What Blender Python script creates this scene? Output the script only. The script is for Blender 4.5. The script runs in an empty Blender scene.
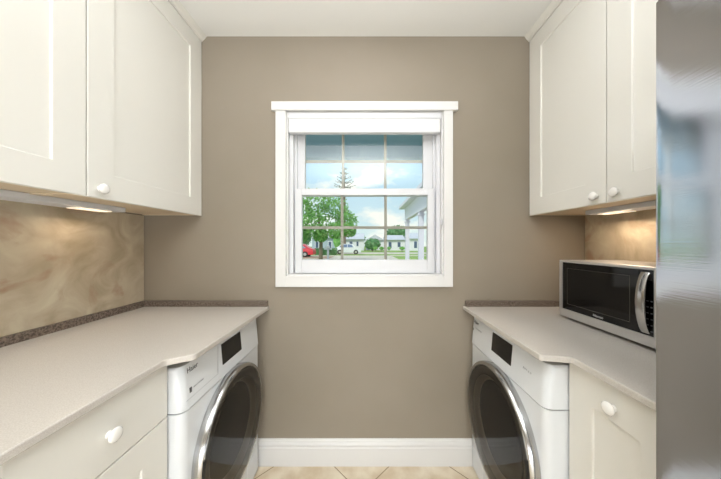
import bpy, bmesh, math, random
from mathutils import Vector, Matrix
C = bpy.context.scene.collection
PI = math.pi
D = 1.44            # camera to back wall
EYE = 1.257
F = 252.0

# ------------------------------------------------------------------ camera
cam_d = bpy.data.cameras.new('camera'); cam = bpy.data.objects.new('camera', cam_d); C.objects.link(cam)
cam_d.sensor_width = 36; cam_d.lens = F/721*36; cam_d.clip_start = .02; cam_d.clip_end = 500
cam_d.shift_x = -4.5/721; cam_d.shift_y = 4.5/721
cam.location = (0, 0, EYE); cam.rotation_euler = (PI/2, 0, 0)
bpy.context.scene.camera = cam
vs = bpy.context.scene.view_settings
vs.view_transform = 'Standard'; vs.look = 'None'; vs.gamma = 1; vs.use_curve_mapping = False
vs.exposure = 0.02

# ------------------------------------------------------------------ sky
w = bpy.data.worlds.new('world'); bpy.context.scene.world = w; w.use_nodes = True
nt = w.node_tree; nt.nodes.clear()
def N(nt, t, **k):
    n = nt.nodes.new(t)
    for a, b in k.items(): setattr(n, a, b)
    return n
tc = N(nt, 'ShaderNodeTexCoord'); sep = N(nt, 'ShaderNodeSeparateXYZ'); nt.links.new(tc.outputs['Generated'], sep.inputs[0])
rg = N(nt, 'ShaderNodeValToRGB'); nt.links.new(sep.outputs['Z'], rg.inputs[0])
el = rg.color_ramp.elements
el[0].position = 0; el[0].color = (.74, .86, .84, 1); el[1].position = .5; el[1].color = (.30, .52, .80, 1)
e = el.new(.12); e.color = (.62, .80, .88, 1); e = el.new(.25); e.color = (.50, .72, .88, 1)
mp = N(nt, 'ShaderNodeMapping'); mp.inputs['Scale'].default_value = (1, 1, 2.2); mp.inputs['Location'].default_value = (.37, .2, .1)
nt.links.new(tc.outputs['Generated'], mp.inputs[0])
nz = N(nt, 'ShaderNodeTexNoise'); nz.inputs['Scale'].default_value = 5.0; nz.inputs['Detail'].default_value = 6; nz.inputs['Roughness'].default_value = .55
nt.links.new(mp.outputs[0], nz.inputs[0])
cr = N(nt, 'ShaderNodeValToRGB'); cr.color_ramp.elements[0].position = .45; cr.color_ramp.elements[1].position = .60
nt.links.new(nz.outputs['Fac'], cr.inputs[0])
mx = N(nt, 'ShaderNodeMixRGB'); mx.inputs[2].default_value = (1.0, .98, .92, 1)
nt.links.new(cr.outputs[0], mx.inputs[0]); nt.links.new(rg.outputs[0], mx.inputs[1])
bg = N(nt, 'ShaderNodeBackground'); bg.inputs[1].default_value = 1.12
nt.links.new(mx.outputs[0], bg.inputs[0])
wo = N(nt, 'ShaderNodeOutputWorld'); nt.links.new(bg.outputs[0], wo.inputs[0])

# ------------------------------------------------------------------ sun and lamps
def lamp(name, kind, loc, rot, energy, color=(1, 1, 1), **k):
    l = bpy.data.lights.new(name, kind); l.energy = energy; l.color = color
    for a, b in k.items(): setattr(l, a, b)
    o = bpy.data.objects.new(name, l); C.objects.link(o); o.location = loc; o.rotation_euler = rot
    return o
lamp('sun', 'SUN', (0, -5, 20), (math.radians(48), 0, math.radians(-25)), 2.6, (1, .95, .86), angle=.02)
lamp('ceiling_fill', 'AREA', (0, .78, 2.42), (0, 0, 0), 6, (.97, .98, 1), shape='RECTANGLE', size=.8, size_y=.4)  # unseen overhead fill added for brightness, no fixture modelled
lamp('bounce_fill', 'AREA', (0, -.95, 1.8), (PI, 0, 0), 84, (.94, .975, 1), shape='RECTANGLE', size=1.2, size_y=1.2)  # added light behind the camera, aimed up to bounce off the ceiling
lamp('low_rear_fill', 'AREA', (0, -2.0, .50), (math.radians(94), 0, 0), 44, (.95, .98, 1), shape='RECTANGLE', size=2.4, size_y=.8)  # added low fill from the rear, lifts the base cabinets

# ------------------------------------------------------------------ materials
def s2l(c): return tuple(((v/255)/12.92 if v/255 <= .04045 else ((v/255+.055)/1.055)**2.4) for v in c) + (1,)
def mat(name, col, rough=.5, metal=0, spec=.5, coat=0, noise=None, bump=None, emis=None, aniso=None):
    m = bpy.data.materials.new(name); m.use_nodes = True
    t = m.node_tree; b = t.nodes['Principled BSDF']
    b.inputs['Base Color'].default_value = s2l(col); b.inputs['Roughness'].default_value = rough
    b.inputs['Metallic'].default_value = metal; b.inputs['Specular IOR Level'].default_value = spec
    b.inputs['Coat Weight'].default_value = coat
    if noise:   # (scale, colour2, lo, hi[, stretch])
        tx = N(t, 'ShaderNodeTexCoord'); mpp = N(t, 'ShaderNodeMapping')
        if len(noise) > 4: mpp.inputs['Scale'].default_value = noise[4]
        t.links.new(tx.outputs['Object'], mpp.inputs[0])
        n = N(t, 'ShaderNodeTexNoise'); n.inputs['Scale'].default_value = noise[0]; n.inputs['Detail'].default_value = 5
        t.links.new(mpp.outputs[0], n.inputs[0])
        r = N(t, 'ShaderNodeValToRGB'); r.color_ramp.elements[0].position = noise[2]; r.color_ramp.elements[1].position = noise[3]
        r.color_ramp.elements[0].color = s2l(col); r.color_ramp.elements[1].color = s2l(noise[1])
        t.links.new(n.outputs['Fac'], r.inputs[0]); t.links.new(r.outputs[0], b.inputs['Base Color'])
    if bump:    # (scale, strength, dist[, stretch])
        tx = N(t, 'ShaderNodeTexCoord'); mpp = N(t, 'ShaderNodeMapping')
        if len(bump) > 3: mpp.inputs['Scale'].default_value = bump[3]
        t.links.new(tx.outputs['Object'], mpp.inputs[0])
        n = N(t, 'ShaderNodeTexNoise'); n.inputs['Scale'].default_value = bump[0]; n.inputs['Detail'].default_value = 3
        t.links.new(mpp.outputs[0], n.inputs[0])
        bp = N(t, 'ShaderNodeBump'); bp.inputs['Strength'].default_value = bump[1]; bp.inputs['Distance'].default_value = bump[2]
        t.links.new(n.outputs['Fac'], bp.inputs['Height']); t.links.new(bp.outputs[0], b.inputs['Normal'])
    if emis:
        b.inputs['Emission Color'].default_value = s2l(emis[0]); b.inputs['Emission Strength'].default_value = emis[1]
    if aniso: b.inputs['Anisotropic'].default_value = aniso
    return m
def glassmat(name, tint=(255, 255, 255), rough=0.0, base=0.04):
    m = bpy.data.materials.new(name); m.use_nodes = True; t = m.node_tree; t.nodes.clear()
    fr = N(t, 'ShaderNodeFresnel'); fr.inputs[0].default_value = 1.5
    tr = N(t, 'ShaderNodeBsdfTransparent'); tr.inputs[0].default_value = s2l(tint)
    gl = N(t, 'ShaderNodeBsdfGlossy'); gl.inputs['Roughness'].default_value = rough
    mi = N(t, 'ShaderNodeMixShader'); o = N(t, 'ShaderNodeOutputMaterial')
    t.links.new(fr.outputs[0], mi.inputs[0]); t.links.new(tr.outputs[0], mi.inputs[1]); t.links.new(gl.outputs[0], mi.inputs[2]); t.links.new(mi.outputs[0], o.inputs[0])
    return m
M = {}
M['wall'] = mat('taupe_paint', (148, 138, 124), .75, noise=(1.6, (140, 130, 115), .35, .7), bump=(60, .08, .002))
M['ceiling'] = mat('ceiling_paint', (236, 236, 233), .8)
M['cab'] = mat('cabinet_white', (230, 228, 221), .36)
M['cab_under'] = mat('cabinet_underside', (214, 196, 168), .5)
M['counter'] = mat('quartz', (206, 201, 194), .2, noise=(420, (195, 189, 181), .4, .6))
M['trim'] = mat('trim_white', (220, 219, 217), .35)
M['vinyl'] = mat('window_vinyl', (214, 215, 218), .35)
M['muntin'] = mat('muntin_taupe', (186, 176, 164), .5)
M['shade'] = mat('shade_fabric', (222, 222, 222), .8)
M['appl'] = mat('appliance_white', (224, 227, 230), .25)
M['appl_grey'] = mat('appliance_grey', (120, 122, 124), .4)
M['black'] = mat('black_gloss', (7, 7, 8), .08, spec=.35)
M['black_matte'] = mat('black_matte', (14, 14, 15), .4)
M['chrome'] = mat('chrome', (190, 190, 190), .2, 1)
M['smoke'] = mat('smoked_ring', (158, 154, 146), .22, .4)
M['drum'] = mat('drum_dark', (6, 6, 7), .6, spec=0)
M['beige_ring'] = mat('inner_ring', (190, 180, 164), .3, .1)
M['silver'] = mat('silver_paint', (198, 196, 194), .3, .55)
M['ink'] = mat('dark_ink', (70, 72, 76), .5)
M['ink_light'] = mat('light_ink', (225, 225, 225), .5)
M['ink_grey'] = mat('grey_ink', (170, 172, 176), .5)
M['knob'] = mat('knob_ceramic', (246, 244, 240), .12, coat=.5)
M['steel'] = mat('brushed_steel', (196, 201, 210), .12, 1, bump=(10, .04, .002, (2, .6, 50)))
M['fridge_side'] = mat('fridge_side', (92, 94, 97), .45)
M['dark'] = mat('dark_gap', (40, 38, 35), .7)
M['lens'] = mat('lamp_lens', (255, 244, 225), .4, emis=((255, 232, 195), .7))
M['glass'] = glassmat('window_glass', (250, 253, 252))
M['door_glass'] = glassmat('door_glass', (190, 186, 180))
M['mw_glass'] = glassmat('microwave_glass', (62, 62, 58))

def granite():
    m = mat('upstand_granite', (128, 116, 106), .45)
    t = m.node_tree; b = t.nodes['Principled BSDF']
    tx = N(t, 'ShaderNodeTexCoord'); n = N(t, 'ShaderNodeTexNoise'); n.inputs['Scale'].default_value = 160; n.inputs['Detail'].default_value = 4
    t.links.new(tx.outputs['Object'], n.inputs[0])
    r = N(t, 'ShaderNodeValToRGB'); r.color_ramp.elements[0].position = .38; r.color_ramp.elements[1].position = .62
    r.color_ramp.elements[0].color = s2l((78, 68, 60)); r.color_ramp.elements[1].color = s2l((136, 122, 110))
    t.links.new(n.outputs[0], r.inputs[0]); t.links.new(r.outputs[0], b.inputs['Base Color'])
    return m
M['granite'] = granite()
def plaster():
    m = mat('mottled_plaster', (190, 176, 150), .5, bump=(9, .15, .004))
    t = m.node_tree; b = t.nodes['Principled BSDF']
    tx = N(t, 'ShaderNodeTexCoord')
    n = N(t, 'ShaderNodeTexNoise'); n.inputs['Scale'].default_value = 6.5; n.inputs['Detail'].default_value = 7; n.inputs['Distortion'].default_value = 1.2
    t.links.new(tx.outputs['Object'], n.inputs[0])
    r = N(t, 'ShaderNodeValToRGB'); r.color_ramp.elements[0].position = .3; r.color_ramp.elements[1].position = .7
    r.color_ramp.elements[0].color = s2l((168, 154, 128)); r.color_ramp.elements[1].color = s2l((205, 196, 172))
    e = r.color_ramp.elements.new(.5); e.color = s2l((189, 175, 152))
    t.links.new(n.outputs[0], r.inputs[0])
    n2 = N(t, 'ShaderNodeTexNoise'); n2.inputs['Scale'].default_value = 3.4; n2.inputs['Detail'].default_value = 5; n2.inputs['Distortion'].default_value = 2.5
    mp = N(t, 'ShaderNodeMapping'); mp.inputs['Location'].default_value = (3, 1, 2); t.links.new(tx.outputs['Object'], mp.inputs[0]); t.links.new(mp.outputs[0], n2.inputs[0])
    r2 = N(t, 'ShaderNodeValToRGB'); r2.color_ramp.elements[0].position = .56; r2.color_ramp.elements[1].position = .72
    r2.color_ramp.elements[1].color = (.8, .8, .8, 1)
    t.links.new(n2.outputs[0], r2.inputs[0])
    mx = N(t, 'ShaderNodeMixRGB'); mx.inputs[2].default_value = s2l((168, 136, 112))
    t.links.new(r2.outputs[0], mx.inputs[0]); t.links.new(r.outputs[0], mx.inputs[1]); t.links.new(mx.outputs[0], b.inputs['Base Color'])
    return m
M['plaster'] = plaster()
def tile():
    m = mat('diagonal_tile', (222, 206, 180), .3)
    t = m.node_tree; b = t.nodes['Principled BSDF']
    tx = N(t, 'ShaderNodeTexCoord'); sp = N(t, 'ShaderNodeSeparateXYZ'); t.links.new(tx.outputs['Object'], sp.inputs[0])
    def mth(op, a, b_=None):
        n = N(t, 'ShaderNodeMath', operation=op)
        for i, v in enumerate((a, b_)):
            if v is None: continue
            if isinstance(v, (int, float)): n.inputs[i].default_value = v
            else: t.links.new(v, n.inputs[i])
        return n.outputs[0]
    P = .6496
    def line(v, off):
        u = mth('DIVIDE', mth('SUBTRACT', v, off), P)
        fr = mth('FRACT', mth('ADD', u, 100.0))
        dd = mth('MINIMUM', fr, mth('SUBTRACT', 1.0, fr))
        return mth('LESS_THAN', dd, .0060)
    g = mth('MAXIMUM', line(mth('SUBTRACT', sp.outputs[0], sp.outputs[1]), -1.289), line(mth('ADD', sp.outputs[0], sp.outputs[1]), 1.25))
    n = N(t, 'ShaderNodeTexNoise'); n.inputs['Scale'].default_value = 9; n.inputs['Detail'].default_value = 6; t.links.new(tx.outputs['Object'], n.inputs[0])
    r = N(t, 'ShaderNodeValToRGB'); r.color_ramp.elements[0].position = .35; r.color_ramp.elements[1].position = .68
    r.color_ramp.elements[0].color = s2l((206, 186, 156)); r.color_ramp.elements[1].color = s2l((232, 220, 198))
    t.links.new(n.outputs[0], r.inputs[0])
    mx = N(t, 'ShaderNodeMixRGB'); mx.inputs[2].default_value = s2l((150, 128, 100)); t.links.new(g, mx.inputs[0]); t.links.new(r.outputs[0], mx.inputs[1])
    t.links.new(mx.outputs[0], b.inputs['Base Color'])
    return m
M['tile'] = tile()
# outdoors
M['grass'] = mat('lawn_grass', (150, 176, 92), .9, noise=(1.5, (126, 158, 74), .4, .6))
M['concrete'] = mat('pale_concrete', (212, 204, 190), .9, noise=(2, (200, 190, 176), .4, .6))
M['leaf'] = mat('leaf_green', (92, 156, 72), .7, noise=(3, (136, 190, 100), .4, .6))
M['leaf2'] = mat('leaf_dark', (66, 118, 70), .7, noise=(2, (108, 158, 104), .4, .6))
M['needle'] = mat('needle_green', (86, 108, 84), .8)
M['bark'] = mat('bark', (124, 112, 98), .9)
M['porch'] = mat('porch_blue', (138, 178, 196), .6)
M['porch_beam'] = mat('porch_beam_blue', (190, 212, 232), .6)
M['white_ext'] = mat('exterior_white', (226, 226, 240), .6)
M['roof'] = mat('roof_shingle', (196, 200, 208), .9)
M['house'] = mat('house_wall', (230, 228, 236), .8)
M['house_blue'] = mat('house_wall_blue', (168, 182, 198), .8)
M['pane_dark'] = mat('house_pane', (84, 100, 128), .2)
M['red'] = mat('car_red', (214, 52, 66), .3)
M['car_white'] = mat('car_white', (226, 228, 232), .3)
M['car_glass'] = mat('car_glass', (110, 128, 160), .15)
M['tyre'] = mat('tyre', (40, 40, 42), .8)
M['mulch'] = mat('mulch', (168, 140, 118), .9)

# ------------------------------------------------------------------ helpers
def wloc(p):
    v = Vector((0, 0, 0)); 
    while p is not None: v += p.location; p = p.parent
    return v
def link(name, bm, m, parent=None, smooth=False, local=False):
    """one mesh object from bm; world coordinates unless local"""
    if parent is not None and not local:
        bmesh.ops.translate(bm, verts=bm.verts, vec=-wloc(parent))
    bmesh.ops.recalc_face_normals(bm, faces=bm.faces)
    me = bpy.data.meshes.new(name); bm.to_mesh(me); bm.free()
    mats = m if isinstance(m, (list, tuple)) else [m]
    for x in mats: me.materials.append(x)
    if smooth:
        for p in me.polygons: p.use_smooth = True
    o = bpy.data.objects.new(name, me); C.objects.link(o); o.parent = parent
    if smooth == 'auto':
        me.set_sharp_from_angle(angle=math.radians(35))
    return o
def struct(name, bm, m, **k):
    o = link(name, bm, m, **k)
    if o.parent is None: o['kind'] = 'structure'
    return o
def thing(name, label, cat, loc=(0, 0, 0), rz=0, group=None):
    o = bpy.data.objects.new(name, None); C.objects.link(o); o.empty_display_size = .05
    o.location = loc; o.rotation_euler = (0, 0, rz); o['label'] = label; o['category'] = cat
    if group: o['group'] = group
    return o
def tag(o, label, cat, group=None, kind=None):
    o['label'] = label; o['category'] = cat
    if group: o['group'] = group
    if kind: o['kind'] = kind
    return o
def box(bm, x0, x1, y0, y1, z0, z1, bev=0, seg=2):
    x0, x1 = sorted((x0, x1)); y0, y1 = sorted((y0, y1)); z0, z1 = sorted((z0, z1))
    v = [bm.verts.new(p) for p in ((x0,y0,z0),(x1,y0,z0),(x1,y1,z0),(x0,y1,z0),(x0,y0,z1),(x1,y0,z1),(x1,y1,z1),(x0,y1,z1))]
    fs = [bm.faces.new([v[i] for i in f]) for f in ((0,3,2,1),(4,5,6,7),(0,1,5,4),(1,2,6,5),(2,3,7,6),(3,0,4,7))]
    if bev:
        ed = list({e for f in fs for e in f.edges})
        bmesh.ops.bevel(bm, geom=ed, offset=bev, segments=seg, affect='EDGES', profile=.5)
    return bm
def B(*a, **k): return box(bmesh.new(), *a, **k)
def lathe(bm, prof, axis='X', org=(0, 0, 0), n=48, sign=1):
    """prof: list of (axial, radius). revolve around axis through org"""
    rings = []
    for a, r in prof:
        ring = []
        if r < 1e-6:
            p = Vector(org) + (Vector((a*sign, 0, 0)) if axis == 'X' else Vector((0, 0, a*sign)) if axis == 'Z' else Vector((0, a*sign, 0)))
            ring = [bm.verts.new(p)]
        else:
            for i in range(n):
                t = 2*PI*i/n; c, s = math.cos(t)*r, math.sin(t)*r
                p = (a*sign, c, s) if axis == 'X' else (c, s, a*sign) if axis == 'Z' else (c, a*sign, s)
                ring.append(bm.verts.new(Vector(org) + Vector(p)))
        rings.append(ring)
    for A, Bq in zip(rings, rings[1:]):
        for i in range(n):
            j = (i+1) % n
            if len(A) == 1 and len(Bq) == 1: continue
            if len(A) == 1: bm.faces.new((A[0], Bq[i], Bq[j]))
            elif len(Bq) == 1: bm.faces.new((A[i], A[j], Bq[0]))
            else: bm.faces.new((A[i], A[j], Bq[j], Bq[i]))
    return bm
def prism(bm, pts, z0, z1):
    lo = [bm.verts.new((x, y, z0)) for x, y in pts]; hi = [bm.verts.new((x, y, z1)) for x, y in pts]
    bm.faces.new(lo[::-1]); bm.faces.new(hi); n = len(pts)
    for i in range(n): bm.faces.new((lo[i], lo[(i+1)%n], hi[(i+1)%n], hi[i]))
    return bm
def prism_y(bm, prof, y0, y1):
    """prof: (x,z) polygon extruded along y"""
    a = [bm.verts.new((x, y0, z)) for x, z in prof]; b = [bm.verts.new((x, y1, z)) for x, z in prof]
    bm.faces.new(a[::-1]); bm.faces.new(b); n = len(prof)
    for i in range(n): bm.faces.new((a[i], a[(i+1)%n], b[(i+1)%n], b[i]))
    return bm
def prism_x(bm, prof, x0, x1):
    a = [bm.verts.new((x0, y, z)) for y, z in prof]; b = [bm.verts.new((x1, y, z)) for y, z in prof]
    bm.faces.new(a[::-1]); bm.faces.new(b); n = len(prof)
    for i in range(n): bm.faces.new((a[i], a[(i+1)%n], b[(i+1)%n], b[i]))
    return bm
def text(name, body, size, m, parent, mtx, extrude=.0004, label=None):
    cu = bpy.data.curves.new(name, 'FONT'); cu.body = body; cu.size = size; cu.extrude = extrude
    cu.align_x = 'LEFT'; cu.align_y = 'CENTER'
    t = bpy.data.objects.new(name+'_tmp', cu); C.objects.link(t)
    dg = bpy.context.evaluated_depsgraph_get(); dg.update()
    me = bpy.data.meshes.new_from_object(t.evaluated_get(dg)); bpy.data.objects.remove(t)
    me.transform(mtx); me.materials.clear(); me.materials.append(m)
    o = bpy.data.objects.new(name, me); C.objects.link(o); o.parent = parent
    return o

# ------------------------------------------------------------------ room shell
WL, WR, CZ = -1.263, 1.257, 2.443
YB = -2.4
struct('floor', B(WL-.15, WR+.15, YB-.15, D+.14, -.12, 0), M['tile'])
struct('ceiling', B(WL-.15, WR+.15, YB-.15, D+.14, CZ, CZ+.12), M['ceiling'])
struct('wall_left', B(WL-.15, WL, YB, D, 0, CZ), M['wall'])
struct('wall_right', B(WR, WR+.15, YB, D, 0, CZ), M['wall'])
struct('wall_front', B(WL-.15, WR+.15, YB-.15, YB, 0, CZ), M['wall'])
OX0, OX1, OZ0, OZ1 = -.448, .446, 1.076, 2.0115
bm = bmesh.new()
box(bm, WL-.15, OX0, D, D+.14, 0, CZ); box(bm, OX1, WR+.15, D, D+.14, 0, CZ)
box(bm, OX0, OX1, D, D+.14, 0, OZ0); box(bm, OX0, OX1, D, D+.14, OZ1, CZ)
struct('wall_back', bm, M['wall'])
# baseboard with a stepped cap
bbp = [(D, 0), (D-.017, 0), (D-.017, .100), (D-.0135, .106), (D-.0135, .112), (D-.0155, .118), (D-.0125, .126), (D-.009, .132), (D-.009, .139), (D-.005, .148), (D, .148)]
struct('baseboard_back', prism_x(bmesh.new(), bbp, WL, WR), M['trim'])
# backsplash panels on the side walls
UB = 1.418      # underside of the wall cabinets
struct('trim_1', B(WL, WL+.004, -.3, D-.004, .935, UB), M['plaster'])
struct('trim_2', B(WR-.004, WR, .53, D-.004, .935, UB), M['plaster'])
# crown strips over the wall cabinets
def crown(sx, w, y0, name):
    p = [(sx*(w+.03), 2.412), (sx*(w-.003), 2.412), (sx*(w-.006), 2.418), (sx*(w-.014), 2.424), (sx*(w-.022), 2.436), (sx*(w-.027), 2.4425), (sx*(w+.03), 2.4425)]
    struct(name, prism_y(bmesh.new(), p, y0, D), M['cab'])
crown(-1, .931, .244, 'trim_3'); crown(1, .937, .53, 'trim_4')

# ------------------------------------------------------------------ window
win = bpy.data.objects.new('window_1', None); C.objects.link(win); win.location = (0, D, OZ0); win['kind'] = 'structure'
bm = bmesh.new(); yc = D-.018
box(bm, -.506, OX0, yc, D, 1.014, OZ1, .0015); box(bm, OX1, .497, yc, D, 1.014, OZ1, .0015)
box(bm, OX0, OX1, yc, D, 1.014, OZ0, .0015); 
link('casing', bm, M['trim'], win)
link('head_casing', B(-.528, .524, D-.024, D, OZ1, 2.060, .002), M['trim'], win)
bm = bmesh.new()   # jamb liner
for a in ((OX0, OX0+.008, D, D+.13, OZ0, OZ1), (OX1-.008, OX1, D, D+.13, OZ0, OZ1), (OX0+.008, OX1-.008, D, D+.13, OZ1-.008, OZ1), (OX0+.008, OX1-.008, D-.006, D+.13, OZ0-.0, OZ0+.008)):
    box(bm, *a)
link('jamb', bm, M['trim'], win)
bm = bmesh.new()
def frame(bm, x0, x1, z0, z1, l, r, b, t, y0, y1, bev=.0015):
    box(bm, x0, x0+l, y0, y1, z0, z1, bev); box(bm, x1-r, x1, y0, y1, z0, z1, bev)
    box(bm, x0+l, x1-r, y0, y1, z0, z0+b, bev); box(bm, x0+l, x1-r, y0, y1, z1-t, z1, bev)
frame(bm, OX0+.008, OX1-.008, OZ0+.008, OZ1-.008, .022, .022, .006, .03, D+.03, D+.11)
frame(bm, OX0+.030, OX1-.030, OZ0+.014, OZ1-.038, .014, .014, .004, .01, D+.055, D+.11)
link('window_frame', bm, M['vinyl'], win)
def sash(name, x0, x1, z0, z1, l, r, b, t, y0, y1, mx_, mz_):
    bm = bmesh.new(); frame(bm, x0, x1, z0, z1, l, r, b, t, y0, y1, .002)
    s = link(name, bm, M['vinyl'], win)
    ym = (y0+y1)/2
    g = bmesh.new(); box(g, x0+l-.004, x1-r+.004, ym-.002, ym+.002, z0+b-.004, z1-t+.004); link('glass_pane', g, M['glass'], s)
    g = bmesh.new()
    for x in mx_: box(g, x-.008, x+.008, ym+.004, ym+.010, z0+b, z1-t)
    for z in mz_: box(g, x0+l, x1-r, ym+.0042, ym+.0098, z-.008, z+.008)
    link('muntins', g, M['muntin'], s)
    return s
s1 = 252/(D+.035)
lx = lambda p: (p-365)/s1
lz = lambda p: EYE+(244-p)/s1
ls = sash('lower_sash', lx(295.5), lx(433.5), 1.083, lz(188.6), lx(301.8)-lx(295.5), lx(433.5)-lx(427.5), lz(259.7)-1.083, lz(188.6)-lz(195.2), D+.03, D+.062, [(342.2-365)/168.5, (385.5-365)/168.5], [EYE+(244-227.7)/168.5])
s2_ = 252/(D+.075)
ux = lambda p: (p-365)/s2_
us = sash('upper_sash', lx(293), lx(436), 1.545, 2.0, ux(305.2)-lx(293), lx(436)-ux(423), .032, .04, D+.07, D+.10, [(343.3-365)/163, (385-365)/163], [EYE+(244-162.5)/163])
#link('sash_lock', B(-.03, .03, D+.022, D+.04, lz(188.6)-.002, lz(188.6)+.012, .004), M['vinyl'], ls)
link('lift_rail', B(-.40, .395, D+.024, D+.031, 1.087, 1.094, .002), M['vinyl'], ls)

# cellular shade, raised
sh = thing('window_shade', 'white window shade pulled up to the top of the window', 'window shade', (0, D+.01, 1.99))
link('head_rail', B(OX0+.009, OX1-.012, D-.008, D+.029, 1.972, 2.004, .004), M['vinyl'], sh)
bm = bmesh.new(); k = 9; z0, z1 = 1.906, 1.972; prof = []
for i in range(k+1):
    z = z0+(z1-z0)*i/k; prof.append((D-.004 if i % 2 else D-.0036, z))
prof += [(D+.026, z1), (D+.026, z0)]
link('fabric_stack', prism_x(bm, prof, OX0+.012, OX1-.016), M['shade'], sh)
link('bottom_rail', B(OX0+.012, OX1-.016, D-.007, D+.027, 1.892, 1.906, .003), M['vinyl'], sh)
bm = bmesh.new(); lathe(bm, [(0, .0014), (.60, .0014)], 'Z', (.434, D-.012, 1.395), 8)
link('cord', bm, M['shade'], sh)
bm = bmesh.new(); lathe(bm, [(-.03, 0), (-.03, .006), (-.01, .0065), (0, .003), (.002, 0)], 'Z', (.434, D-.012, 1.395), 12)
link('tassel', bm, M['vinyl'], sh, smooth=True)

# ------------------------------------------------------------------ cabinetry
def shaker(sx, w, y0, y1, z0, z1, th=.019, st=.09, rail=.09, flat=False, toprail=None):
    """door slab whose front is the plane |x| = w, on side sx"""
    bm = bmesh.new()
    if flat: return box(bm, sx*w, sx*(w+th), y0, y1, z0, z1, .002)
    tr = toprail or rail
    X = lambda d: sx*(w+d)
    def ring(yl, yh, zl, zh, d): return [bm.verts.new((X(d), y, z)) for y, z in ((yl, zl), (yh, zl), (yh, zh), (yl, zh))]
    R = [ring(y0, y1, z0, z1, th), ring(y0, y1, z0, z1, .0015), ring(y0+.0015, y1-.0015, z0+.0015, z1-.0015, 0),
         ring(y0+st, y1-st, z0+rail, z1-tr, 0), ring(y0+st+.002, y1-st-.002, z0+rail+.002, z1-tr-.002, .002),
         ring(y0+st+.0025, y1-st-.0025, z0+rail+.0025, z1-tr-.0025, .007)]
    for a, b in zip(R, R[1:]):
        for i in range(4): bm.faces.new((a[i], a[(i+1)%4], b[(i+1)%4], b[i]))
    bm.faces.new(R[0]); bm.faces.new(R[-1])
    return bm
def knob(sx, w, y, z, parent, lab=None):
    bm = bmesh.new()
    lathe(bm, [(.0005, .010), (.003, .0095), (.006, .008), (.009, .010), (.012, .0155), (.0155, .0178), (.019, .0172), (.022, .014), (.0238, .008), (.0242, 0)], 'X', (sx*w, y, z), 28, -sx)
    return link('knob', bm, M['knob'], parent, smooth=True)
def carcass(sx, w, y0, y1, z0, z1, wall=1.2568, t=.016):
    """a cabinet box with a rebated underside"""
    bm = bmesh.new()
    box(bm, sx*w, sx*wall, y0, y0+t, z0, z1); box(bm, sx*w, sx*wall, y1-t, y1, z0, z1)
    box(bm, sx*w, sx*wall, y0+t, y1-t, z1-t, z1); box(bm, sx*w, sx*(w+t), y0+t, y1-t, z0, z1-t)
    box(bm, sx*(w+t), sx*wall, y0+t, y1-t, z0+.004, z0+.004+t)
    return bm
ZT = 2.41
# left wall cabinets
def wallcab(sx, w, y0, y1, doors, label):
    c = thing('wall_cabinet', label, 'wall cabinet', (sx*(w+.02), (y0+y1)/2, UB))
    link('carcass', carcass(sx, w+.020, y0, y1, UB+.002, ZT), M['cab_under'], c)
    for a, b, ky in doors:
        d = link('door', shaker(sx, w, a+.0015, b-.0015, UB, ZT), M['cab'], c)
        if ky is not None: knob(sx, w, ky, 1.451, d)
    return c
wallcab(-1, .931, .844, D-.002, [(.844, D-.002, .885)], 'white shaker wall cabinet on the left reaching the back wall, with a round knob')
wallcab(-1, .931, .244, .843, [(.244, .843, .285)], 'white shaker wall cabinet in the upper left corner, cut off by the frame')
wallcab(1, .937, .53, D-.002, [(.98, D-.002, 1.021), (.53, .979, .936)], 'white two-door wall cabinet above the microwave, beside the refrigerator')
# under-cabinet lights
def under_light(sx, y0, y1, a, b, label, pw):
    t = thing('under_cabinet_light', label, 'light', (sx*1.16, (y0+y1)/2, UB-.016))
    link('housing', B(sx*1.10, sx*1.20, y0, y1, UB-.016, UB+.0055, .003), M['vinyl'], t)
    link('lens', B(sx*1.125, sx*1.185, a, b, UB-.019, UB-.0155, .001), M['lens'], t)
    lamp('under_cabinet_lamp', 'AREA', (sx*1.155, (a+b)/2, UB-.022), (0, sx*.25, 0), pw, (1, .78, .56), shape='RECTANGLE', size=.06, size_y=b-a)
under_light(-1, .40, 1.16, 1.00, 1.12, 'long white strip light under the left wall cabinets', .6)
under_light(1, .75, 1.26, 1.10, 1.22, 'white strip light glowing under the right wall cabinet', 1.2)

# base cabinets
def basecab(sx, w, y0, y1, fronts, label, wall=1.2568):
    c = thing('base_cabinet', label, 'base cabinet', (sx*(w+.3), (y0+y1)/2, 0))
    bm = bmesh.new()
    box(bm, sx*(w+.020), sx*wall, y0, y1, .10, .880); box(bm, sx*(w+.075), sx*wall, y0+.001, y1-.001, 0, .0995)
    link('carcass', bm, M['cab'], c)
    for kind, z0, z1, kz, kw in fronts:
        d = link('drawer' if kind == 'drawer' else 'door', shaker(sx, w, y0+.002, y1-.002, z0, z1, **kw), M['cab'], c)
        if kz: knob(sx, w, (y0+y1)/2 if kind != 'doorh' else y0+.04, kz, d)
    return c
BZ = .876
basecab(-1, .634, .437, .811, [('drawer', .705, BZ, .785, dict(flat=True)), ('doorh', .11, .701, .655, dict(toprail=.085))], 'cream white base cabinet with a slab drawer and round knob beside the left washer')
basecab(-1, .634, -.30, .435, [('drawer', .705, BZ, .785, dict(flat=True)), ('doorh', .11, .701, .655, dict(toprail=.085))], 'cream white base cabinet at the near end of the left counter')
basecab(1, .672, .53, .832, [('door', .11, BZ, .813, dict(toprail=.102, st=.083))], 'cream white base cabinet with a single panelled pull-out door beside the refrigerator')

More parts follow.
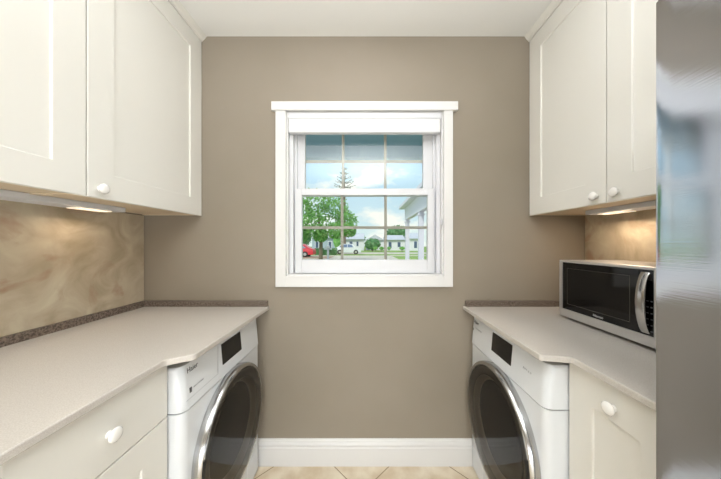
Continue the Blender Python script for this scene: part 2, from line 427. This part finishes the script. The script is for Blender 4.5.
# countertops
def countertop(pts, label, cat='countertop'):
    bm = prism(bmesh.new(), pts, .882, .902)
    # round the plan corners of the jog, then soften the edges
    vert = [e for e in bm.edges if abs(e.verts[0].co.z-e.verts[1].co.z) > .01 and .7 < e.verts[0].co.y < .9]
    bmesh.ops.bevel(bm, geom=vert, offset=.010, segments=4, affect='EDGES', profile=.5)
    ed = [e for e in bm.edges if abs(e.verts[0].co.z-e.verts[1].co.z) < .001 and e.calc_face_angle(0) > 1]
    bmesh.ops.bevel(bm, geom=ed, offset=.003, segments=2, affect='EDGES', profile=.5)
    return tag(link('countertop', bm, M['counter']), label, cat)
countertop([(-1.262, -.30), (-.614, -.30), (-.614, .772), (-.5475, .812), (-.5475, D-.001), (-1.262, D-.001)], 'long pale grey quartz countertop along the left wall over the washer')
countertop([(1.256, D-.001), (.560, D-.001), (.560, .806), (.649, .790), (.649, .53), (1.256, .53)], 'pale grey quartz countertop on the right, under the microwave')
def upstand(sx, y0, x1, label):
    bm = bmesh.new(); a = 1.2565 if sx > 0 else 1.2625
    pts = [(sx*a, y0), (sx*(a-.015), y0), (sx*(a-.015), D-.0155), (sx*x1, D-.0155), (sx*x1, D-.0005), (sx*a, D-.0005)]
    prism(bm, pts, .9025, .9345)
    tag(link('counter_upstand', bm, M['granite']), label, 'backsplash strip')
upstand(-1, -.30, .553, 'thin grey-brown granite upstand strip edging the back of the left countertop')
upstand(1, .53, .572, 'thin grey-brown granite upstand strip edging the back of the right countertop')

# ------------------------------------------------------------------ washer / dryer (local: front is +x at x=0, viewer's left is -y, base z=0)
def laundry(kind, label, cat, loc, rz):
    t = thing(kind, label, cat, loc, rz)
    W = .2975
    def L(name, bm, m, p=t, smooth=False): return link(name, bm, m, p, smooth, local=True)
    bm = bmesh.new()      # cabinet body
    def rr(x0, x1, y, r, n=6):
        pts = [(x0, -y)]
        for i in range(n+1):
            a = PI/2*i/n; pts.append((x1-r+math.sin(a)*r, -y+r-math.cos(a)*r))
        for i in range(n+1):
            a = PI/2*i/n; pts.append((x1-r+math.cos(a)*r, y-r+math.sin(a)*r))
        pts.append((x0, y)); return pts
    prism(bm, rr(-.60, 0, W, .028), .015, .700)
    L('housing', bm, M['appl'], smooth='auto')
    bm = bmesh.new()      # fascia leans back a little towards the top
    lo, hi = rr(-.60, .003, W, .028), rr(-.60, -.009, W, .028)
    a = [bm.verts.new((x, y, .705)) for x, y in lo]; b = [bm.verts.new((x, y, .845)) for x, y in hi]; c_ = [bm.verts.new((x*.995-.002, y*.985, .851)) for x, y in hi]
    n = len(a); bm.faces.new(a[::-1]); bm.faces.new(c_)
    for p, q in ((a, b), (b, c_)):
        for i in range(n): bm.faces.new((p[i], p[(i+1)%n], q[(i+1)%n], q[i]))
    L('control_panel', bm, M['appl'], smooth='auto')
    L('seam', prism(bmesh.new(), rr(-.59, -.004, W-.004, .026), .6995, .7055), M['appl_grey'])
    slope = math.atan2(.012, .140)
    def fx(z): return .003-.012*(z-.705)/.140
    # display
    bm = bmesh.new()
    y0, y1 = -.065, .095; z0, z1 = .752, .838
    if kind == 'tumble_dryer': y0, y1 = -.065, .095
    v = []
    for d in (-.002, .0012):
        for y, z in ((y0, z0), (y1, z0), (y1, z1), (y0, z1)): v.append(bm.verts.new((fx(z)+d, y, z)))
    for f in ((0,1,2,3), (4,5,6,7), (0,1,5,4), (1,2,6,5), (2,3,7,6), (3,0,4,7)): bm.faces.new([v[i] for i in f])
    L('display', bm, M['black'])
    # lettering: text x -> +y (viewer's right), text y -> up the fascia
    def mt(y, z):
        R = Matrix(((0, -math.sin(slope), math.cos(slope), fx(z)+.0005), (1, 0, 0, y), (0, math.cos(slope), math.sin(slope), z), (0, 0, 0, 1)))
        return R
    text('brand_lettering', 'Haier', .025, M['ink'], t, mt(-.268, .828))
    if kind == 'washing_machine':
        text('small_lettering', 'DIRECT MOTION', .007, M['ink_grey'], t, mt(-.243, .762))
        L('badge', B(fx(.760)-.001, fx(.760)+.0012, -.262, -.252, .752, .769), M['ink'])
        bm = bmesh.new()   # detergent drawer outline
        for q in ((-.28, -.10, .7345, .7355), (-.1012, -.10, .7355, .845)): box(bm, fx(q[2])-.001, fx(q[2])+.0005, *q)
        L('detergent_drawer', bm, M['ink_grey'])
    else:
        text('small_lettering', 'Heat Pump Dryer', .010, M['ink_grey'], t, mt(-.246, .797))
        L('badge', B(fx(.79)-.001, fx(.79)+.0012, -.272, -.266, .776, .790), M['ink'])
        text('feature_marks', 'A++ o o', .014, M['ink_grey'], t, mt(.17, .785))
    # door : rings around local x axis at z=.46
    zc, R, o = (.437, .272, (0, .008, .437)) if rz > 1 else (.447, .262, (0, .001, .447))
    d = L('door', lathe(bmesh.new(), [(.001, R-.012), (.001, R-.002), (.018, R), (.030, R-.002), (.036, R-.007), (.037, R-.012), (.035, R-.018), (.030, R-.030)], 'X', o, 96), M['chrome'], smooth='auto')
    L('outer_ring', lathe(bmesh.new(), [(.031, R-.0175), (.033, R-.03), (.030, R-.058), (.026, R-.062)], 'X', o, 96), M['smoke'], d, smooth=True)
    L('inner_ring', lathe(bmesh.new(), [(.026, R-.062), (.012, R-.070), (-.01+.012, R-.078), (.0015, R-.085)], 'X', o, 96), M['beige_ring'], d, smooth=True)
    L('porthole', lathe(bmesh.new(), [(.0016, R-.084), (.004, R-.10), (.010, R-.13), (.012, .06), (.0125, 0)], 'X', o, 96), M['drum'], d, smooth=True)
    L('cover_glass', lathe(bmesh.new(), [(.036, R-.0178), (.0395, R-.06), (.041, .1), (.0415, 0)], 'X', o, 96), M['door_glass'], d, smooth=True)
    bm = bmesh.new()      # recessed grip on the viewer's right / left
    for i in range(9):
        pass
    side = -1 if kind == 'washing_machine' else 1
    g0 = bmesh.new()
    pts = []
    for i in range(13):
        a = math.radians(-14+28*i/12 + (0 if side > 0 else 180)); pts.append((math.cos(a), math.sin(a)))
    for r0, r1, x0, x1 in ((R-.014, R-.004, .037, .0425),):
        ring = [[g0.verts.new((x, r*c, zc+r*s)) for r, x in ((r0, x0), (r0, x1), (r1, x1-.002), (r1, x0))] for c, s in pts]
        for A_, B_ in zip(ring, ring[1:]):
            for i in range(4): g0.faces.new((A_[i], A_[(i+1)%4], B_[(i+1)%4], B_[i]))
        g0.faces.new(ring[0]); g0.faces.new(ring[-1])
    L('door_grip', g0, M['black_matte'], d)
    # filter flap and feet
    L('filter_flap', B(-.002, .0015, .15 if side < 0 else -.27, .27 if side < 0 else -.15, .03, .13, .001), M['appl'])
    for fy in (-.25, .25):
        for fx_ in (-.06, -.54): L('foot', lathe(bmesh.new(), [(0, 0), (0, .022), (.012, .022), (.016, .012), (.016, 0)], 'Z', (fx_, fy, 0), 16), M['appl_grey'])
    return t
laundry('washing_machine', 'white front-loading washer under the left countertop with dark round door', 'washing machine', (-.592, 1.115, 0), 0)
laundry('tumble_dryer', 'white front-loading dryer under the right countertop with dark round door', 'dryer', (.602, 1.1365, 0), PI)

# ------------------------------------------------------------------ microwave
mw = thing('microwave_oven', 'silver microwave with black glass door and curved chrome handle on right countertop', 'microwave', (1.10, 1.03, .902))
X0, Y0, Y1, Z0, Z1 = .948, .821, 1.229, .914, 1.180
link('casing', B(X0+.012, 1.238, Y0+.002, Y1-.002, Z0, Z1, .003), M['silver'], mw)
bm = bmesh.new()     # front surround
box(bm, X0, X0+.0115, Y0, Y1, Z0, Z0+.035, .0015); box(bm, X0, X0+.0115, Y0, Y1, Z1-.010, Z1, .0015)
box(bm, X0, X0+.0115, Y1-.018, Y1, Z0+.035, Z1-.010); box(bm, X0, X0+.0115, Y0, Y0+.006, Z0+.035, Z1-.010)
link('front_surround', bm, M['silver'], mw)
yd = Y0+.052
dr = link('door', B(X0+.002, X0+.0112, yd+.001, Y1-.0185, Z0+.0355, Z1-.0105, .001), M['black'], mw)
bm = bmesh.new(); a0, a1, b0, b1 = yd+.030, Y1-.045, Z0+.062, Z1-.036
for q in ((a0, a1, b0, b0+.002), (a0, a1, b1-.002, b1), (a0, a0+.002, b0, b1), (a1-.002, a1, b0, b1)): box(bm, X0+.0010, X0+.0021, *q)
link('viewing_window', bm, mat('window_line', (58, 56, 48), .3), dr)
cp = link('control_panel', B(X0+.001, X0+.0112, Y0+.0065, yd-.001, Z0+.0355, Z1-.0105, .001), M['black'], mw)
link('clock_display', B(X0+.0004, X0+.0012, Y0+.012, yd-.010, Z1-.045, Z1-.022), M['black_matte'], cp)
for r_ in range(6):
    for q in range(2):
        link('button', B(X0+.0002, X0+.0012, Y0+.010+q*.012, Y0+.016+q*.012, Z0+.050+r_*.020, Z0+.054+r_*.020), M['ink'], cp)
# bowed handle, flat chrome band
bm = bmesh.new(); hy0, hy1 = .840, .867; n = 20; rings = []
for i in range(n+1):
    u = i/n; z = Z0+.042+(Z1-.018-Z0-.042)*u
    out = .022*math.sin(PI*u)**.7 if 0 < u < 1 else 0
    xx = X0+.001-out
    rings.append([bm.verts.new(p) for p in ((xx+.006, hy0, z), (xx+.001, hy0, z), (xx-.001, hy0+.004, z), (xx-.001, hy1-.004, z), (xx+.001, hy1, z), (xx+.006, hy1, z))])
for A_, B_ in zip(rings, rings[1:]):
    for i in range(6): bm.faces.new((A_[i], A_[(i+1)%6], B_[(i+1)%6], B_[i]))
bm.faces.new(rings[0]); bm.faces.new(rings[-1])
link('handle', bm, M['chrome'], dr, smooth='auto')
for fy in (Y0+.03, Y1-.03):
    for fx in (X0+.04, 1.20):
        link('foot', lathe(bmesh.new(), [(0, 0), (0, .010), (.013, .012), (.013, 0)], 'Z', (fx, fy, .9022), 14), M['black_matte'], mw)
mt = Matrix(((0, 0, -1, X0+.0018), (-1, 0, 0, 1.050), (0, 1, 0, Z0+.047), (0, 0, 0, 1)))
t = text('brand_lettering', 'Hisense', .014, M['ink_light'], dr, Matrix.Translation(-wloc(dr)) @ mt)

# ------------------------------------------------------------------ refrigerator
fr = thing('refrigerator', 'tall stainless steel refrigerator with gently bowed doors at the right edge', 'refrigerator', (.93, .07, 0))
fy0, fy1 = -.385, .523
link('cabinet', B(.672, 1.245, fy0+.004, fy1-.004, .03, 1.745, .004), M['fridge_side'], fr)
WE, SAG = .599, .030
def bowed(y0, y1, z0, z1):
    bm = bmesh.new(); n = 24; yc_ = (fy0+fy1)/2; hw = (fy1-fy0)/2
    pts = [(.668, y0)]
    fr_ = []
    for i in range(n+1):
        y = y0+(y1-y0)*i/n; q = (y-yc_)/hw; fr_.append((WE-SAG*(1-q*q), y))
    r = .008
    fr_[0] = (fr_[0][0]+.001, fr_[0][1]); 
    # rounded vertical corners
    pts.append((fr_[0][0]+r, y0)); pts.append((fr_[0][0]+r*.3, y0+r*.3)); pts += [p for p in fr_ if y0+r < p[1] < y1-r]
    pts.append((fr_[-1][0]+r*.05, y1-r)); pts.append((fr_[-1][0]+r*.3, y1-r*.3)); pts.append((fr_[-1][0]+r, y1)); pts.append((.668, y1))
    prism(bm, pts, z0, z1)
    ed = [e for e in bm.edges if abs(e.verts[0].co.z-e.verts[1].co.z) < 1e-5 and e.verts[0].co.z > z1-.001]
    bmesh.ops.bevel(bm, geom=ed, offset=.003, segments=2, affect='EDGES')
    return bm
ym = (fy0+fy1)/2
for a, b, hy in ((fy0, ym-.002, ym-.045), (ym+.002, fy1, ym+.045)):
    d = link('door', bowed(a, b, .70, 1.757), M['steel'], fr, smooth='auto')
    bm = bmesh.new(); lathe(bm, [(0, 0), (0, .010), (.70, .010), (.70, 0)], 'Z', (WE-SAG-.045, hy, .85), 16)
    for z in (.88, 1.52): lathe(bm, [(0, .007), (.05, .007)], 'X', (WE-SAG-.045, hy, z), 12)
    link('handle', bm, M['steel'], d, smooth='auto')
d = link('drawer', bowed(fy0, fy1, .07, .694), M['steel'], fr, smooth='auto')
bm = bmesh.new(); lathe(bm, [(-.3, 0), (-.3, .010), (.3, .010), (.3, 0)], 'Y', (WE-SAG-.045, ym, .63), 16)
for y in (-.25, .25): lathe(bm, [(0, .007), (.05, .007)], 'X', (WE-SAG-.045, ym+y, .63), 12)
link('handle', bm, M['steel'], d, smooth='auto')
link('kick_plate', B(.69, 1.24, fy0+.01, fy1-.01, 0, .0295), M['dark'], fr)

# ------------------------------------------------------------------ outdoors
GZ = -.20
struct('lawn', B(-90, 90, D+.141, 140, GZ-.3, GZ), M['grass'])
struct('driveway', B(-30, 3.2, 21, 31.5, GZ, GZ+.02), M['concrete'])
struct('street', B(-60, 60, 36.5, 43, GZ, GZ+.02), M['concrete'])
struct('sidewalk', B(3.21, 40, 30.5, 32, GZ, GZ+.03), M['concrete'])
# porch roof over the window
struct('bounce_slab', B(-8, 1.4, D+.142, 8, GZ, GZ+.03), M['concrete'])  # unseen pale slab, added so light bounced onto the soffit stays neutral
struct('trim_5', B(-4, 1.1, D+.141, 2.95, 2.35, 2.43), M['porch'])
bm = B(-4, 1.1, 2.80, 2.95, 2.218, 2.349); 
struct('trim_6', bm, M['porch_beam'])
pw = thing('porch', 'white porch wing with square columns and deep eave, right of the window view', 'porch', (2.6, 7.5, GZ))
prf = [(1.35, 2.64), (1.35, 2.74), (4.4, 4.0), (7.4, 2.74), (7.4, 2.64)]
link('roof', prism_y(bmesh.new(), prf, 3.3, 10.1), M['white_ext'], pw)
link('beam', B(1.53, 1.69, 3.6, 9.7, 2.18, 2.639), M['white_ext'], pw)
link('deck', B(1.42, 5.2, 3.6, 9.9, GZ, GZ+.12), M['concrete'], pw)
for y in (9.6, 7.25, 4.6):
    bm = B(1.54, 1.68, y-.07, y+.07, GZ+.12, 2.179); box(bm, 1.51, 1.71, y-.10, y+.10, 2.08, 2.12); box(bm, 1.51, 1.71, y-.10, y+.10, GZ+.121, GZ+.3)
    link('column', bm, M['white_ext'], pw)
link('wall', B(5.2, 7.2, 3.4, 9.9, GZ, 2.64), M['house'], pw)

def px(p, d): return (p-365)/F*d
def pz(p, d): return EYE+(244-p)/F*d
rnd = random.Random(7)
def blob(bm, c, r, sub=2, amp=.22, seed=0, sc=(1, 1, 1)):
    rr_ = random.Random(seed); res = bmesh.ops.create_icosphere(bm, subdivisions=sub, radius=1)
    for v in res['verts']:
        k = 1+amp*(rr_.random()-.5)*2
        v.co = Vector((v.co.x*r*k*sc[0], v.co.y*r*k*sc[1], v.co.z*r*k*sc[2]))+Vector(c)
def leaves(bm, c, r, n, size, seed=0, sc=(1, 1, 1), inner=.35):
    rr_ = random.Random(seed)
    for _ in range(n):
        v = Vector((rr_.gauss(0, 1), rr_.gauss(0, 1), rr_.gauss(0, 1))).normalized()
        k = r*(inner+(1-inner)*rr_.random()**.6)
        p = Vector(c)+Vector((v.x*k*sc[0], v.y*k*sc[1], v.z*k*sc[2]))
        a = Vector((rr_.gauss(0, 1), rr_.gauss(0, 1), rr_.gauss(0, 1))).normalized(); b = a.orthogonal().normalized()
        s = size*(.6+.8*rr_.random())
        q = [bm.verts.new(p+a*s*.9), bm.verts.new(p+b*s*.5), bm.verts.new(p-a*s*.9), bm.verts.new(p-b*s*.5)]
        bm.faces.new(q)
def branch(bm, pts, n=7):
    rings = []
    for i, (p, r) in enumerate(pts):
        rings.append([bm.verts.new(Vector(p)+Vector((math.cos(2*PI*k/n)*r, math.sin(2*PI*k/n)*r, 0))) for k in range(n)])
    for A_, B_ in zip(rings, rings[1:]):
        for i in range(n): bm.faces.new((A_[i], A_[(i+1)%n], B_[(i+1)%n], B_[i]))
    bm.faces.new(rings[0]); bm.faces.new(rings[-1])
# broadleaf tree on the left
d = 20; cx = px(318, d)
tr = thing('broadleaf_tree', 'large leafy green tree filling the left of the window view', 'tree', (cx, d, GZ))
bm = bmesh.new()
branch(bm, [((cx+.2, d, GZ), .17), ((cx+.25, d, 1.6), .13), ((cx+.1, d, 2.8), .1), ((cx, d, 4.4), .05)])
branch(bm, [((cx+.25, d, 1.5), .12), ((cx+1.1, d, 2.6), .08), ((cx+1.9, d, 3.4), .03)])
branch(bm, [((cx+.2, d, 1.6), .12), ((cx-.9, d, 2.7), .08), ((cx-1.6, d, 3.6), .03)])
link('trunk', bm, M['bark'], tr)
bm = bmesh.new()
for i, (ox, oz, r) in enumerate(((-1.5, 3.8, 1.3), (-.2, 4.4, 1.35), (1.3, 4.2, 1.2), (-2.9, 4.0, 1.1), (2.2, 3.1, 1.0), (-2.4, 2.9, 1.1), (0, 2.9, 1.1), (-1.3, 2.2, .9), (1.6, 2.3, .8), (-2.8, 2.0, .7), (.3, 1.9, .6), (2.5, 2.3, .6), (-2.2, 1.2, .7))):
    leaves(bm, (cx+ox, d+rnd.uniform(-.8, .8), oz), r, 620, .12, i, (1, 1, .85))
link('foliage', bm, M['leaf'], tr)
# tall sparse conifer
d = 44; cx = px(344.5, d)
tr = thing('conifer_tree', 'tall sparse pointed conifer rising behind the leafy tree', 'tree', (cx, d, GZ))
bm = bmesh.new(); branch(bm, [((cx, d, GZ), .3), ((cx, d, 8), .2), ((cx, d, 14.6), .04)]); link('trunk', bm, M['bark'], tr)
bm = bmesh.new()
for k in range(7):
    z = 14.3-k*.78; L_ = .5+k*.36
    for q in range(7):
        a = 2*PI*q/7+k*.7; n = 10
        for i in range(n):
            u = (i+1)/n; p = Vector((cx+math.cos(a)*L_*u, d+math.sin(a)*L_*u, z+.5*u*u*L_*.4+rnd.uniform(-.06, .06)))
            for _ in range(2):
                v1 = Vector((rnd.gauss(0, 1), rnd.gauss(0, 1), rnd.gauss(0, 1))).normalized(); v2 = v1.orthogonal().normalized(); s = .15
                bm.faces.new([bm.verts.new(p+v1*s), bm.verts.new(p+v2*s*.5), bm.verts.new(p-v1*s), bm.verts.new(p-v2*s*.5)])
link('foliage', bm, M['needle'], tr)
# distant trees and shrubs
def bushy(name, label, cat, p0, p1, ytop, d, ybot=None, m='leaf2', group=None, trunk=True):
    cx = px((p0+p1)/2, d); r = (px(p1, d)-px(p0, d))/2; zt = pz(ytop, d)
    zb = GZ if ybot is None else max(GZ, pz(ybot, d)); cz = (zt+zb)/2; sz = (zt-zb)/2/r
    t = thing(name, label, cat, (cx, d, GZ), 0, group)
    bm = bmesh.new(); blob(bm, (cx, d, cz), r*.86, 3, .12, int(p0), (1, .8, sz)); leaves(bm, (cx, d, cz), r, 500, r*.10, int(p1), (1, .8, sz), .75)
    link('foliage', bm, M[m], t)
    bm = bmesh.new(); branch(bm, [((cx, d, GZ), r*.1), ((cx, d, cz), r*.05)]); link('trunk' if trunk else 'stem', bm, M['bark'], t)
bushy('shade_tree', 'wide green tree behind the white house right of centre', 'tree', 386, 409, 225, 74, 241)
bushy('shade_tree', 'small dark tree far off above the pale roof', 'tree', 352, 366, 233.5, 80, 243)
bushy('shrub', 'round green bush in front of the pale gabled house', 'shrub', 364, 381, 238, 50, 250, trunk=False)
bushy('shade_tree', 'dark green tree left behind the red car', 'tree', 292, 312, 229, 42, 247)
bushy('shade_tree', 'slim light green tree between the hedge and the parked white car', 'tree', 333, 341, 234, 39, 249, 'leaf')
for a, b, lb in ((373, 377.5, 'low bush by the street in front of the large round green bush'), (379, 384, 'low bush by the street just left of the right-hand window bar'), (387, 391, 'low bush by the street just right of the right-hand window bar'), (399, 405, 'low bush by the street just left of the far porch column')):
    bushy('shrub', lb, 'shrub', a, b, 246.5, 46, 250, 'leaf', 'low bushes along the street', False)
def hedge(p0, p1, ytop, d, label):
    bm = bmesh.new(); x0, x1 = px(p0, d), px(p1, d); zt = pz(ytop, d)
    box(bm, x0+.1, x1-.1, d-.35, d+.35, GZ, zt-.08)
    rr_ = random.Random(3)
    for _ in range(1400):
        p = Vector((rr_.uniform(x0, x1), d+rr_.choice((-1, 1, 0, 0))*.4+rr_.uniform(-.1, .1), 0)); p.z = rr_.uniform(GZ+.05, zt) if abs(p.y-d) > .25 else zt-rr_.random()*.1
        v1 = Vector((rr_.gauss(0, 1), rr_.gauss(0, 1), rr_.gauss(0, 1))).normalized(); v2 = v1.orthogonal().normalized(); s = .11
        bm.faces.new([bm.verts.new(p+v1*s), bm.verts.new(p+v2*s*.6), bm.verts.new(p-v1*s), bm.verts.new(p-v2*s*.6)])
    tag(link('hedge', bm, M['leaf2']), label, 'hedge')
hedge(315, 337, 248.5, 33.5, 'clipped green hedge between the red car and the white mailbox')
struct('garden_bed', B(px(300, 27), px(332, 27), 25, 29, GZ+.021, GZ+.05), M['mulch'])
# houses
def house(p0, p1, d, wall_h, ridge, m, label, wins, gable=False):
    x0, x1 = px(p0, d), px(p1, d); xc = (x0+x1)/2; t = thing('house', label, 'house', (xc, d+4, GZ))
    link('wall', B(x0, x1, d, d+8, GZ, GZ+wall_h), M[m], t)
    bm = bmesh.new(); z = GZ+wall_h+.001
    if gable: prism_y(bm, [(x0-.1, z), (x1+.1, z), (xc, z+ridge)], d-.5, d+8.5)
    else: prism_x(bm, [(d-.6, z), (d+8.6, z), (d+4, z+ridge)], x0-.1, x1+.1)
    link('roof', bm, M['roof'], t)
    for a, b, za, zb in wins:
        wf = link('window', B(px(a, d), px(b, d), d-.06, d-.001, GZ+za, GZ+zb), M['white_ext'], t)
        link('pane', B(px(a, d)+.12, px(b, d)-.12, d-.08, d-.0605, GZ+za+.1, GZ+zb-.1), M['pane_dark'], wf)
house(345, 364, 56, 2.5, 1.5, 'house', 'pale house with a low grey roof behind the white car', ((349, 353, .2, 2.1), (356, 359, .9, 2.1)))
house(366, 384, 60, 2.4, 1.3, 'house', 'pale house half hidden behind the round bush', ((369, 372, .8, 2), (377, 380, .8, 2)), True)
house(386, 405, 57, 2.4, 1.2, 'house', 'white house with dark windows below the wide green tree', ((388, 392, .4, 2), (397, 401, .7, 2)))
house(409.5, 422, 54, 2.6, 1.4, 'house', 'white house seen between the porch columns', ((413.5, 417.5, .5, 2.1),))
house(312, 335, 50, 2.7, 1.5, 'house_blue', 'grey-blue house behind the trunk of the leafy tree', ((315, 319, .6, 2), (328, 332, .6, 2)))
# cars (side view, along x)
def car(x0, L_, d, m, label, flip=False):
    t = thing('car', label, 'car', (x0+L_/2, d, GZ+.02))
    prof = [(0, .28), (0, .75), (.10, .88), (.22, .93), (.34, 1.40), (.45, 1.47), (.72, 1.45), (.90, .98), (.99, .88), (1, .6), (1, .28)]
    if flip: prof = [(1-a, b) for a, b in prof][::-1]
    z = GZ+.02
    bm = bmesh.new()
    vs_ = [[bm.verts.new((x0+a*L_, d+sy*(.85 if b < .95 else .68), z+b)) for a, b in prof] for sy in (-1, 1)]
    bm.faces.new(vs_[0][::-1]); bm.faces.new(vs_[1]); n = len(prof)
    for i in range(n): bm.faces.new((vs_[0][i], vs_[0][(i+1)%n], vs_[1][(i+1)%n], vs_[1][i]))
    link('body', bm, M[m], t)
    def fx(a): return x0+(1-a if flip else a)*L_
    for sy in (-1, 1):
        for pa in (((.28, .98), (.36, 1.36), (.50, 1.39), (.50, .98)), ((.52, .98), (.52, 1.39), (.70, 1.37), (.83, .99))):
            g = bmesh.new(); q = [g.verts.new((fx(a), d+sy*(.86 if b < 1 else .715), z+b)) for a, b in pa]
            q2 = [g.verts.new((fx(a), d+sy*(.84 if b < 1 else .66), z+b)) for a, b in pa]
            g.faces.new(q); g.faces.new(q2)
            for i in range(4): g.faces.new((q[i], q[(i+1)%4], q2[(i+1)%4], q2[i]))
            link('side_window', g, M['car_glass'], t)
        for a in (.19, .80):
            g = lathe(bmesh.new(), [(-.1, 0), (-.1, .25), (-.08, .32), (.08, .32), (.1, .25), (.1, 0)], 'Y', (fx(a), d+sy*.80, z+.32), 20)
            wl = link('wheel', g, M['tyre'], t, smooth='auto')
            link('hubcap', lathe(bmesh.new(), [(0, 0), (0, .17), (.015, .15), (.02, 0)], 'Y', (fx(a), d+sy*.90, z+.32), 16, sy), M['silver'], wl)
car(px(314.5, 28)-4.3, 4.3, 28, 'red', 'red car parked at the lower left of the window view')
car(px(361, 36)-3.7, 3.7, 36, 'car_white', 'white car parked on the street in the middle of the view', True)
# mailbox
d = 23; cx = px(328, d)
mb = thing('mailbox', 'white mailbox on a white post by the driveway', 'mailbox', (cx, d, GZ))
link('post', B(cx-.08, cx+.08, d-.08, d+.08, GZ, .88), M['white_ext'], mb)
bm = bmesh.new(); prism_y(bm, [(cx-.13, .881), (cx+.13, .881), (cx+.13, 1.02)]+[(cx+.13*math.cos(PI*i/8), 1.02+.11*math.sin(PI*i/8)) for i in range(1, 8)]+[(cx-.13, 1.02)], d-.28, d+.28)
link('box', bm, M['white_ext'], mb)
link('cross_arm', B(cx-.36, cx+.36, d-.05, d+.05, .74, .86), M['white_ext'], mb)
